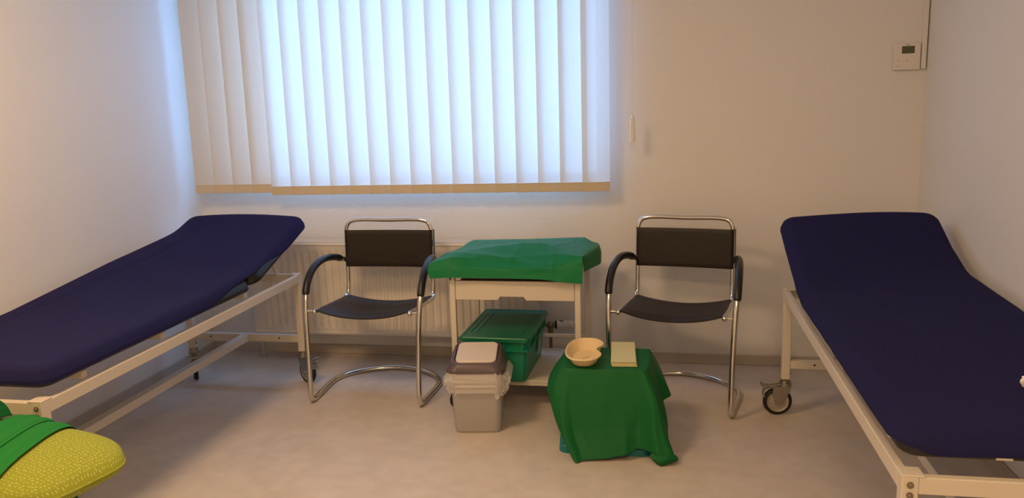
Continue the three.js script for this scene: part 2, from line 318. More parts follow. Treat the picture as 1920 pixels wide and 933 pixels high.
// ---------------------------------------------------------------- examination beds
function caster(parent, x, z, turn, brake) {
  const c = new THREE.Group(); c.name = 'caster'; c.position.set(x, 0, z); c.rotation.y = turn; parent.add(c);
  const R = 0.0625, ox = -0.03;                              // wheel trails behind the stem along local -x
  const ty = new THREE.TorusGeometry(R - 0.0115, 0.0115, 14, 40); ty.scale(1, 1, 1.05); ty.translate(ox, R, 0);
  mesh('tyre', ty, M.rubber, c);
  const hub = new THREE.LatheGeometry([[0.001, -0.011], [0.02, -0.012], [0.024, -0.008], [0.04, -0.007], [0.044, -0.011], [0.049, -0.011], [0.0525, -0.008], [0.0525, 0.008], [0.049, 0.011], [0.044, 0.011], [0.04, 0.007], [0.024, 0.008], [0.02, 0.012], [0.001, 0.011]].map((p) => new THREE.Vector2(...p)), 36);
  hub.rotateX(Math.PI / 2); hub.translate(ox, R, 0);
  mesh('wheel_hub', hub, M.zinc, c);
  const fk = [];
  for (const s of [-1, 1]) {
    const sh = new THREE.Shape([[-0.014, -0.008], [0.012, -0.008], [0.05, 0.052], [0.05, 0.072], [-0.02, 0.072], [-0.024, 0.05]].map((p) => new THREE.Vector2(...p)));
    const g = new THREE.ExtrudeGeometry(sh, { depth: 0.003, bevelEnabled: true, bevelSize: 0.001, bevelThickness: 0.001, bevelSegments: 1 }); g.translate(ox, R, s > 0 ? 0.016 : -0.019); fk.push(g);
  }
  fk.push(box(0.066, 0.005, 0.04, -0.012, R + 0.071, 0, 0.002), cyl(0.006, 0.046, ox, R, 0, 'z', 14), cyl(0.009, 0.006, ox, R, 0.021, 'z', 6), cyl(0.009, 0.006, ox, R, -0.021, 'z', 6), cyl(0.027, 0.016, 0, R + 0.08, 0, 'y', 24), cyl(0.021, 0.014, 0, R + 0.093, 0, 'y', 24), cyl(0.011, 0.03, 0, R + 0.1, 0, 'y'));
  mesh('fork', fk, M.steel, c);
  if (brake) mesh('brake_lever', [...spline([[0.02, 0.147, 0.012], [-0.035, 0.139, 0.012], [-0.07, 0.134, 0.012], [-0.093, 0.136, 0.012]], 0.0045, 20, 8), ...spline([[0.02, 0.147, -0.012], [-0.035, 0.139, -0.012], [-0.07, 0.134, -0.012], [-0.093, 0.136, -0.012]], 0.0045, 20, 8), cyl(0.0065, 0.05, -0.095, 0.137, 0, 'z'), bar([-0.02, 0.135, 0], [-0.088, 0.118, 0], 0.03, 0.004), box(0.008, 0.03, 0.03, -0.09, 0.1, 0, 0.002)], M.steel, c);
}
const TOP = 0.565, BW = 0.65, BL = 1.78, PAD_T = 0.062;
// a rounded pad of width w from z0 to z1 laid along the height profile top(x, z); lift raises the lower rim
function padGeo(w, z0, z1, T, R, top, grow, open, lift) {
  const nx = 44, nz = Math.max(30, Math.round((z1 - z0) / 0.016)), ny = 5, L = z1 - z0, zc = (z0 + z1) / 2, r = 0.04 + grow;
  let g = new THREE.BoxGeometry(w + 2 * grow, T + 2 * grow, L + 2 * grow, nx, ny, nz);
  if (open) { const idx = Array.from(g.index.array), gr = g.groups[3]; idx.splice(gr.start, gr.count); g.setIndex(idx); g.clearGroups(); }
  g.deleteAttribute('normal'); g.deleteAttribute('uv'); g = mergeVertices(g, 1e-5);
  const p = g.attributes.position, hx = w / 2 + grow, hy = T / 2 + grow, hz = L / 2 + grow;
  for (let i = 0; i < p.count; i++) {
    let x = p.getX(i), y = p.getY(i), z = p.getZ(i);
    // denser towards the rims
    const q = (v, h) => { const t = v / h; return h * (0.55 * t + 0.45 * Math.sin(t * Math.PI / 2)); }; x = q(x, hx); z = q(z, hz);
    // plan corners
    const cx = Math.max(-(hx - R), Math.min(hx - R, x)), cz = Math.max(-(hz - R), Math.min(hz - R, z));
    let dx = x - cx, dz = z - cz; const m = Math.max(Math.abs(dx), Math.abs(dz)), l = Math.hypot(dx, dz); if (l > 1e-9 && m > 0) { dx *= m / l; dz *= m / l; }
    x = cx + dx; z = cz + dz;
    // vertical rounding
    const edge = Math.min(hx - Math.abs(x), hz - Math.abs(z), R - Math.hypot(dx, dz) + 1e3 * (l < 1e-9 || Math.abs(dx) < 1e-6 || Math.abs(dz) < 1e-6));
    
    if (edge < r && Math.abs(y) >= hy - 1e-6) { const k = 1 - Math.max(0, edge) / r; y = y > 0 ? hy - r * 0.95 * (1 - Math.sqrt(Math.max(0, 1 - k * k))) : -hy + r * 0.3 * (1 - Math.sqrt(Math.max(0, 1 - k * k))); }
    else if (Math.abs(y) < hy - 1e-6) { const t = (y + hy) / (2 * hy), lo = -hy + r * 0.3, hi = hy - r * 0.95; y = lo + (hi - lo) * t; }
    const depth = hy - y, zz = z + zc, e = 0.01, sl = (top(x, zz + e) - top(x, zz - e)) / (2 * e), n = 1 / Math.hypot(1, sl);
    const dd = lift ? depth * lift(x, zz) : depth;
    p.setXYZ(i, x, top(x, zz) + grow - dd * n, zz + dd * n * sl);
  }
  g.computeVertexNormals(); return g;
}
function bed(name, label, cfg) {
  const { x, z, wallSide, padTop, hinge, head, casters } = cfg;                 // x = centre line, z = head end of the frame
  const t = thing(name, label, 'examination bed', [x, 0, z]);
  const h = BW / 2, s = 0.035;
  for (const [sx, zz] of [[-1, 0], [1, 0], [-1, BL], [1, BL]]) {
    const lx = sx * (h - s / 2), lz = zz === 0 ? s / 2 : BL - s / 2;
    const leg = mesh('leg', box(s, TOP - 0.165, s, lx, (TOP + 0.165) / 2, lz, 0.003), M.enamel, t);
    mesh('corner_cap', box(s + 0.012, 0.005, s + 0.012, lx - sx * 0.006, TOP + 0.002, lz + (zz ? -0.006 : 0.006), 0.002), M.enamel, leg);
    for (const dy of [0.018, 0.042]) mesh('bolt', [cyl(0.0075, 0.004, lx, TOP - dy, zz ? BL + 0.001 : -0.001, 'z', 16), sph(0.004, lx, TOP - dy, zz ? BL + 0.002 : -0.002)], M.bolt, leg);
    mesh('grub_screw', cyl(0.004, 0.008, lx + s / 2 + 0.002, 0.19, lz, 'x', 10), M.bolt, leg);
  }
  for (const sx of [-1, 1]) mesh('side_rail', box(0.022, 0.04, BL - 2 * s, sx * (h - 0.011), TOP - 0.02, BL / 2, 0.003), M.enamel, t);
  for (const zz of [0.012, BL - 0.012]) {
    mesh('end_rail', box(BW - 2 * s, 0.04, 0.022, 0, TOP - 0.02, zz, 0.003), M.enamel, t);
    const lo = mesh('lower_rail', box(BW - 2 * s, 0.036, 0.03, 0, 0.232, zz < 1 ? s / 2 : BL - s / 2, 0.003), M.enamel, t);
    for (const hx of [-0.19, 0.19]) mesh('screw_hole', cyl(0.0045, 0.002, hx, 0.234, (zz < 1 ? s / 2 : BL - s / 2) + 0.0155, 'z', 12), M.hole, lo);
  }
  mesh('lower_stretcher', box(0.04, 0.036, BL - 0.07, 0, 0.232, BL / 2, 0.003), M.enamel, t);
  for (const zz of [hinge - z + 0.03, (hinge - z + BL) / 2, BL - 0.22]) mesh('cross_bar', box(BW - 0.05, 0.025, 0.025, 0, TOP + 0.0135, zz, 0.002), M.enamel, t);
  for (const sx of [-0.2, 0.2]) mesh('head_strut', bar([sx, TOP - 0.01, 0.02], [sx, padTop(0, head + 0.2) - PAD_T - 0.01, head + 0.2 - z], 0.016, 0.016), M.enamel, t);
  // upholstered pads (mostly under the sheet)
  const flat = padGeo(BW - 0.01, hinge + 0.004, z + BL - 0.03, PAD_T, 0.045, padTop, 0, false); flat.translate(0, 0, -z);
  mesh('flat_pad', flat, M.leatherBlack, t);
  const hp = padGeo(BW - 0.01, head, hinge - 0.012, PAD_T, 0.06, padTop, 0, false); hp.translate(0, 0, -z);
  mesh('head_pad', hp, M.leatherBlack, t);
  casters.forEach(([sx, zz, turn, b]) => caster(t, sx * (h - s / 2), zz ? BL - s / 2 : s / 2, turn, b));
  return t;
}
const padProfile = (hinge, head, yHead) => (x, z) => soft([[head - 0.3, yHead + 0.3 * (yHead - 0.655) / (hinge - head)], [hinge, 0.655], [9, 0.655]], z, 0.012) + 0.016 * (1 - (x / 0.33) ** 2) * smooth(hinge, head, z);
function sheet(label, cfg, wallPts, roomPts, wrinkles, lift) {
  const { x, z, wallSide, head } = cfg, hemNoise = noiseGrid(Math.round(70 + x * 3), 40), sw = cfg.crease || 0.05;
  const top = (px, pz) => {
    const k = smooth(-0.26, 0.33, px * wallSide), w = soft(wallPts, pz, 0.05), r = soft(roomPts, pz, sw);
    const y = Math.max(cfg.padTop(px, pz) + 0.0015, r + (w - r) * k + 0.016 * (1 - (px / 0.33) ** 2) * smooth(cfg.hinge, head, pz));
    return y + wrinkles(px, pz);
  };
  const g = padGeo(BW - 0.004, head - 0.004, z + BL - 0.026, PAD_T, 0.06, top, 0.003, true, (px, pz) => lift(px, pz) * (1.0 - 0.1 * hemNoise(px * 14 + 9, pz * 14)));
  g.translate(0, 0, -z);
  const m = mesh('fitted_sheet', g, M.sheet); m.material.side = THREE.DoubleSide; m.position.set(x, 0, z);
  tag(m, label, 'bed sheet'); return m;
}
{
  const L = { x: -2.105, z: 0.46, wallSide: -1, hinge: 0.95, head: 0.36, casters: [[-1, 0, 2.15, true], [1, 0, 2.6, true], [-1, 1, 0.3, false], [1, 1, 2.5, false]] };
  L.padTop = padProfile(0.95, 0.36, 0.84);
  bed('examination_bed', 'white steel bed frame on castors along the left wall beside the window', L);
  sheet('navy blue fitted sheet stretched over the bed below the blind', L,
    [[0, 0.945], [0.33, 0.86], [0.52, 0.795], [0.6, 0.782], [1.04, 0.742], [1.66, 0.668], [1.9, 0.657], [3, 0.657]],
    [[0, 0.98], [0.36, 0.845], [0.62, 0.758], [0.95, 0.685], [1.3, 0.658], [3, 0.657]],
    (x, z) => { const k = smooth(0.5, 0.75, z) * (1 - smooth(1.5, 1.9, z)), u = x + 0.19 + 0.05 * (z - 0.7); return k * (0.006 * Math.exp(-((u / 0.012) ** 2)) - 0.006 * Math.exp(-(((u - 0.03) / 0.016) ** 2)) + 0.005 * Math.exp(-(((u - 0.07) / 0.015) ** 2))); },
    (x, z) => x > 0.2 ? 1 - 0.62 * smooth(0.6, 0.86, z) * (1 - smooth(1.0, 1.38, z)) : 1);
  const R = { x: 0.846, z: 0.655, wallSide: 1, crease: 0.02, hinge: 1.04, head: 0.49, casters: [[-1, 0, 0.08, true], [1, 0, 1.2, true], [-1, 1, 0.4, false], [1, 1, 2.2, false]] };
  R.padTop = padProfile(1.04, 0.49, 0.842);
  bed('examination_bed', 'white steel bed frame on castors along the bare right wall', R);
  const rs = sheet('dark navy fitted sheet over the bed under the wall thermostat', R,
    [[0, 1.1], [0.52, 0.858], [0.8, 0.728], [0.92, 0.7], [1.43, 0.682], [1.9, 0.66], [3, 0.657]],
    [[0, 1.06], [0.5, 0.85], [1.05, 0.672], [1.13, 0.659], [3, 0.657]],
    (x, z) => { const k = smooth(0.95, 1.15, z) * (1 - smooth(1.5, 1.9, z)), u = x + 0.24 - 0.35 * (z - 1.15); return k * 0.004 * Math.exp(-((u / 0.025) ** 2)); },
    (x, z) => 1 - 0.28 * smooth(-0.25, -0.3, x) * smooth(2.3, 2.37, z));
  mesh('care_label', box(0.034, 0.005, 0.003, -0.115, 0.606, 1.757, 0.001), M.greyPlastic, rs);
}

// ---------------------------------------------------------------- tubular chairs
function chair(label, pos, turn) {
  const t = thing('armchair', label, 'chair', pos, turn, 'tubular steel armchairs');
  const half = (s) => [[s * 0.229, 0.612, -0.187], [s * 0.258, 0.642, -0.09], [s * 0.272, 0.648, 0.02], [s * 0.279, 0.622, 0.115], [s * 0.281, 0.57, 0.18], [s * 0.279, 0.5, 0.217], [s * 0.275, 0.42, 0.235], [s * 0.27, 0.25, 0.252], [s * 0.268, 0.12, 0.262], [s * 0.268, 0.06, 0.265], [s * 0.268, 0.026, 0.256], [s * 0.268, 0.0135, 0.225], [s * 0.271, 0.0135, 0.15], [s * 0.279, 0.0135, 0.0], [s * 0.272, 0.0135, -0.07], [s * 0.237, 0.0135, -0.14], [s * 0.165, 0.0135, -0.208], [s * 0.08, 0.0135, -0.248]];
  const pts = [...half(-1), [0, 0.0135, -0.262], ...half(1).reverse()];
  mesh('tube_frame', spline(pts, 0.0125, 260, 14), M.chrome, t);
  const b = (s) => [[s * 0.228, 0.447, 0.222], [s * 0.232, 0.437, 0.1], [s * 0.232, 0.424, -0.1], [s * 0.233, 0.424, -0.15], [s * 0.228, 0.44, -0.178], [s * 0.227, 0.48, -0.19], [s * 0.226, 0.6, -0.196], [s * 0.225, 0.74, -0.203], [s * 0.223, 0.775, -0.205], [s * 0.208, 0.803, -0.206], [s * 0.176, 0.814, -0.207]];
  mesh('back_frame', spline([...b(-1), [0, 0.815, -0.207], ...b(1).reverse()], 0.0105, 220, 12), M.chrome, t);
  for (const s of [-1, 1]) {
    mesh('seat_stud', [cyl(0.006, 0.05, s * 0.252, 0.446, 0.226, 'x', 12), sph(0.0125, s * 0.232, 0.446, 0.232), cyl(0.006, 0.03, s * 0.245, 0.607, -0.19, 'x', 12)], M.chrome, t);
    const pad = new THREE.CatmullRomCurve3(half(s).slice(0, 7).map((p) => V(...p)), false, 'centripetal');
    const P = pad.getPoints(60).slice(5, 47).map((v) => [v.x + s * 0.001, v.y + 0.002, v.z]);
    mesh('arm_pad', spline(P, 0.0175, 60, 14), M.armPad, t);
  }
  const sag = (u) => { const k = (2 * u - 1) ** 2; return 1 - k; };
  const seat = cloth((u, v) => {
    const z = -0.165 + v * 0.4, x = (2 * u - 1) * 0.238, rail = lin([[-0.2, 0.424], [-0.1, 0.424], [0.1, 0.437], [0.24, 0.449]], z) + 0.0115;
    const e = Math.abs(2 * u - 1), roll = e > 0.93 ? (e - 0.93) / 0.07 : 0;
    return V(x, rail - 0.034 * sag(u) - 0.010 * sag(u) * smooth(0.75, 1, v) - 0.016 * roll * roll, z + 0.004 * Math.sin(u * 9) * smooth(0.8, 1, v));
  }, 48, 22, 0.007);
  mesh('seat', seat, M.leatherBrown, t);
  const back = cloth((u, v) => {
    const a = 2 * u - 1, e = Math.abs(a), y = 0.577 + v * 0.188, wrap = e > 0.94 ? (e - 0.94) / 0.06 : 0;
    return V(a * 0.236, y, -0.178 - (y - 0.577) * 0.045 - 0.012 * (1 - a * a) - 0.03 * wrap * wrap);
  }, 48, 8, 0.006);
  mesh('backrest', back, M.leatherBrown, t);
  return t;
}
chair('chrome tube armchair with dark leather sling seat in front of the radiator', [-1.362, 0, 0.515], 0);
chair('chrome tube armchair with dark leather sling seat beside the right bed', [0.082, 0, 0.466], -9.5 * D2R);

// ---------------------------------------------------------------- trolley
{
  const x0 = -0.94, x1 = -0.345, z0 = 0.235, z1 = 0.735, s = 0.026;
  const t = thing('trolley', 'white metal trolley with drawer and lower shelf beside the radiator', 'trolley', [0, 0, 0]);
  for (const lx of [x0 + s / 2, x1 - s / 2]) for (const lz of [z0 + s / 2, z1 - s / 2]) {
    mesh('leg', box(s, 0.53, s, lx, 0.38, lz, 0.003), M.enamel, t);
    const c = new THREE.Group(); c.name = 'caster'; c.position.set(lx, 0, lz); c.rotation.y = 0.5 + lx; t.add(c);
    const ty = new THREE.TorusGeometry(0.026, 0.012, 12, 28); ty.rotateY(Math.PI / 2); ty.translate(0, 0.038, 0.012);
    mesh('tyre', ty, M.rubber, c); mesh('wheel_hub', cyl(0.024, 0.016, 0, 0.038, 0.012, 'x', 24), M.greyPlastic, c);
    mesh('fork', [box(0.003, 0.05, 0.03, 0.016, 0.058, 0.008, 0.001), box(0.003, 0.05, 0.03, -0.016, 0.058, 0.008, 0.001), box(0.036, 0.004, 0.034, 0, 0.084, 0.008, 0.001), cyl(0.01, 0.04, 0, 0.1, 0, 'y')], M.steel, c);
  }
  mesh('top_tray', [bx(x0, x1, 0.644, 0.662, z0, z1, 0.004), bx(x0, x1, 0.6, 0.645, z0, z0 + 0.012), bx(x0, x0 + 0.012, 0.6, 0.645, z0 + 0.012, z1), bx(x1 - 0.012, x1, 0.6, 0.645, z0 + 0.012, z1), bx(x0 + 0.012, x1 - 0.012, 0.612, 0.645, z1 - 0.014, z1)], M.enamel, t);
  const sh = new THREE.Shape([[x0 + s + 0.003, 0.514], [-0.72, 0.514], [-0.708, 0.53], [-0.6, 0.53], [-0.588, 0.514], [x1 - s - 0.003, 0.514], [x1 - s - 0.003, 0.598], [x0 + s + 0.003, 0.598]].map((p) => new THREE.Vector2(...p)));
  const dg = new THREE.ExtrudeGeometry(sh, { depth: 0.012, bevelEnabled: true, bevelSize: 0.0015, bevelThickness: 0.0015, bevelSegments: 2 }); dg.translate(0, 0, z1 - 0.016);
  const dr = mesh('drawer', dg, M.enamel, t);
  mesh('drawer_box', [bx(x0 + 0.035, x1 - 0.035, 0.533, 0.537, z0 + 0.03, z1 - 0.017, 0), bx(x0 + 0.035, x0 + 0.039, 0.537, 0.59, z0 + 0.03, z1 - 0.017, 0), bx(x1 - 0.039, x1 - 0.035, 0.537, 0.59, z0 + 0.03, z1 - 0.017, 0), bx(x0 + 0.039, x1 - 0.039, 0.537, 0.59, z0 + 0.03, z0 + 0.034, 0)], M.greyPlastic, dr);
  mesh('lower_shelf', [bx(x0 + 0.004, x1 - 0.004, 0.128, 0.138, z0 + 0.004, z1 - 0.004, 0.002), bx(x0 + s, x1 - s, 0.112, 0.13, z1 - 0.016, z1 - 0.006, 0.002)], M.enamel, t);
  mesh('rear_rail', [bx(x0 + s, x1 - s, 0.2, 0.217, z0 + 0.004, z0 + 0.02, 0.003)], M.enamel, t);
}
// green drape over the trolley
{
  const top = [
    [[-0.955, 0.62, 0.235], [-0.945, 0.625, 0.232], [-0.78, 0.625, 0.228], [-0.6, 0.625, 0.23], [-0.45, 0.625, 0.229], [-0.35, 0.63, 0.232], [-0.325, 0.63, 0.24]],
    [[-0.956, 0.69, 0.238], [-0.93, 0.7, 0.24], [-0.78, 0.703, 0.24], [-0.6, 0.706, 0.24], [-0.45, 0.712, 0.24], [-0.37, 0.714, 0.24], [-0.335, 0.696, 0.25]],
    [[-0.96, 0.69, 0.4], [-0.92, 0.7, 0.4], [-0.78, 0.706, 0.4], [-0.6, 0.716, 0.4], [-0.45, 0.716, 0.4], [-0.38, 0.715, 0.4], [-0.32, 0.705, 0.4]],
    [[-1.0, 0.69, 0.62], [-0.93, 0.708, 0.62], [-0.78, 0.728, 0.59], [-0.62, 0.744, 0.57], [-0.53, 0.745, 0.575], [-0.43, 0.722, 0.62], [-0.328, 0.712, 0.66]],
    [[-1.03, 0.678, 0.735], [-0.93, 0.706, 0.735], [-0.79, 0.7, 0.7], [-0.63, 0.697, 0.69], [-0.52, 0.71, 0.675], [-0.42, 0.715, 0.7], [-0.332, 0.716, 0.742]],
    [[-1.032, 0.645, 0.755], [-0.94, 0.665, 0.762], [-0.79, 0.664, 0.756], [-0.63, 0.662, 0.754], [-0.51, 0.662, 0.754], [-0.42, 0.662, 0.757], [-0.332, 0.663, 0.76]],
    [[-1.02, 0.616, 0.765], [-0.94, 0.622, 0.772], [-0.79, 0.621, 0.766], [-0.63, 0.62, 0.77], [-0.51, 0.617, 0.768], [-0.42, 0.606, 0.772], [-0.332, 0.6, 0.768]],
  ];
  const right = [
    [[-0.3355, 0.696, 0.25], [-0.3205, 0.705, 0.4], [-0.3285, 0.712, 0.66], [-0.3325, 0.716, 0.738]],
    [[-0.298, 0.688, 0.27], [-0.29, 0.697, 0.4], [-0.318, 0.70, 0.64], [-0.331, 0.7, 0.728]],
    [[-0.285, 0.65, 0.28], [-0.283, 0.655, 0.4], [-0.315, 0.66, 0.62], [-0.33, 0.668, 0.71]],
    [[-0.286, 0.6, 0.29], [-0.284, 0.612, 0.4], [-0.318, 0.63, 0.6], [-0.332, 0.637, 0.69]],
  ];
  const f0 = table(top, 0.8), g2 = table(right), nz = noiseGrid(91, 20);
  const line = (a, w) => Math.exp(-((a / w) ** 2));
  const f = (u, v) => {
    const q = f0(u, v), k = smooth(0.1, 0.3, v);
    const d = 0.005 * line(u - 0.48 - 0.02 * Math.sin(v * 5), 0.012) - 0.004 * line(u - 0.27, 0.02) + 0.004 * line(u - 0.75, 0.014) + 0.006 * line(v - 0.86 + 0.25 * (u - 0.5), 0.05) * smooth(0.4, 0.7, u) + 0.007 * line(v - 0.62 - 0.5 * (u - 0.3), 0.04) * (1 - smooth(0.5, 0.7, u)) + 0.0025 * (nz(u * 14, v * 10) - 0.3);
    q.y += d * k * (v < 0.7 ? 1 : 0.5); q.z += d * k * smooth(0.5, 0.8, v); return q;
  };
  const m = mesh('surgical_drape', [cloth((u, v) => f(u, v), 70, 60, 0.0016), cloth((u, v) => g2(u, v), 30, 20, 0.0016)], M.drape, scene, true);
  tag(m, 'creased green surgical drape spread over the white trolley top', 'drape');
}

// ---------------------------------------------------------------- green storage crate on the trolley shelf
{
  const t = thing('storage_crate', 'dark green lidded plastic crate on the trolley shelf', 'crate', [-0.722, 0.138, 0.545], -2 * D2R);
  const W = 0.325, D = 0.5;
  mesh('body', loft([{ w: W - 0.07, d: D - 0.09, r: 0.02, y: 0 }, { w: W - 0.062, d: D - 0.08, r: 0.02, y: 0.004 }, { w: W - 0.035, d: D - 0.045, r: 0.02, y: 0.15 }, { w: W - 0.012, d: D - 0.016, r: 0.02, y: 0.152 }, { w: W - 0.012, d: D - 0.016, r: 0.02, y: 0.158 }, { w: W - 0.034, d: D - 0.042, r: 0.02, y: 0.16 }, { w: W - 0.03, d: D - 0.038, r: 0.02, y: 0.196 }], 32, true, true, 0.5), M.crate, t);
  const ribs = []; for (const x of [-0.13, -0.045, 0.045, 0.13]) { ribs.push(box(0.006, 0.038, 0.02, x, 0.178, D / 2 - 0.016, 0.001)); ribs.push(box(0.006, 0.038, 0.02, x, 0.178, -D / 2 + 0.016, 0.001)); }
  for (const z of [-0.2, -0.07, 0.07, 0.2]) for (const s of [-1, 1]) ribs.push(box(0.016, 0.038, 0.006, s * (W / 2 - 0.014), 0.178, z, 0.001));
  mesh('rim_rib', ribs, M.crate, t);
  const lid = mesh('lid', loft([{ w: W - 0.006, d: D - 0.006, r: 0.02, y: 0.194 }, { w: W, d: D, r: 0.022, y: 0.197 }, { w: W, d: D, r: 0.022, y: 0.212 }, { w: W - 0.006, d: D - 0.006, r: 0.02, y: 0.216 }, { w: W - 0.026, d: D - 0.026, r: 0.016, y: 0.216 }, { w: W - 0.032, d: D - 0.032, r: 0.014, y: 0.2135 }], 32, true, true, 0.4), M.crateLid, t);
  const gr = []; for (const z of [-0.095, 0.085]) gr.push(box(0.006, 0.004, 0.145, -W / 2 + 0.034, 0.2145, z, 0.001)); gr.push(box(0.005, 0.004, 0.35, -W / 2 + 0.062, 0.2145, -0.005, 0.001), box(0.005, 0.004, 0.35, W / 2 - 0.05, 0.2145, -0.005, 0.001));
  mesh('lid_rib', gr, M.crateLid, lid);
  mesh('label_holder', box(0.004, 0.07, 0.06, W / 2 - 0.019, 0.1, -0.06, 0.001).rotateZ(-0.06), M.labelClear, t);
}

// ---------------------------------------------------------------- swing-lid bin with liner
{
  const t = thing('waste_bin', 'beige swing lid waste bin with dark rim in front of the trolley', 'bin', [-0.775, 0, 0.935], 7 * D2R);
  mesh('body', loft([{ w: 0.186, d: 0.165, r: 0.025, y: 0 }, { w: 0.194, d: 0.173, r: 0.028, y: 0.004 }, { w: 0.198, d: 0.178, r: 0.03, y: 0.012 }, { w: 0.222, d: 0.205, r: 0.034, y: 0.265 }, { w: 0.232, d: 0.214, r: 0.034, y: 0.268 }, { w: 0.232, d: 0.214, r: 0.034, y: 0.285 }], 40), M.binBody, t);
  mesh('lid_rim', loft([{ w: 0.236, d: 0.22, r: 0.04, y: 0.262 }, { w: 0.254, d: 0.232, r: 0.046, y: 0.266 }, { w: 0.25, d: 0.228, r: 0.046, y: 0.286, tilt: -0.02 }, { w: 0.215, d: 0.205, r: 0.04, y: 0.318, tilt: -0.16 }, { w: 0.206, d: 0.198, r: 0.036, y: 0.327, tilt: -0.2 }, { w: 0.186, d: 0.18, r: 0.03, y: 0.331, tilt: -0.2 }, { w: 0.18, d: 0.174, r: 0.03, y: 0.322, tilt: -0.2 }], 40, true, true, 0.5), M.binLid, t);
  mesh('flap', loft([{ w: 0.17, d: 0.168, r: 0.026, y: 0.322, tilt: -0.2 }, { w: 0.172, d: 0.17, r: 0.026, y: 0.333, tilt: -0.2 }, { w: 0.166, d: 0.164, r: 0.024, y: 0.336, tilt: -0.2 }], 40, true, true, 0.4), M.binFlap, t);
  const n = noiseGrid(31, 24), n2 = noiseGrid(32, 60), rings = [];
  const N = 160, rows = 14;
  for (let j = 0; j <= rows; j++) {
    const v = j / rows, base = ring({ w: 0.24 - 0.01 * v, d: 0.222 - 0.01 * v, r: 0.045, y: 0 }, N);
    rings.push(base.map((p, i) => {
      const a = i / N, len = 0.062 + 0.045 * n(a * 24, 3) + 0.015 * n2(a * 60, 1), l = Math.hypot(p[0], p[2]);
      const out = 0.004 + 0.018 * Math.sin(Math.min(1, v * 1.15) * Math.PI) * (0.35 + 0.9 * n(a * 24, 9)) + 0.02 * (n2(a * 60, v * 9) - 0.45) * (0.3 + v) + 0.008 * v;
      return [p[0] * (1 + out / l), 0.276 - v * len, p[2] * (1 + out / l)];
    }));
  }
  mesh('liner_bag', loftRings(rings, false, false, 0.9), M.liner, t);
}

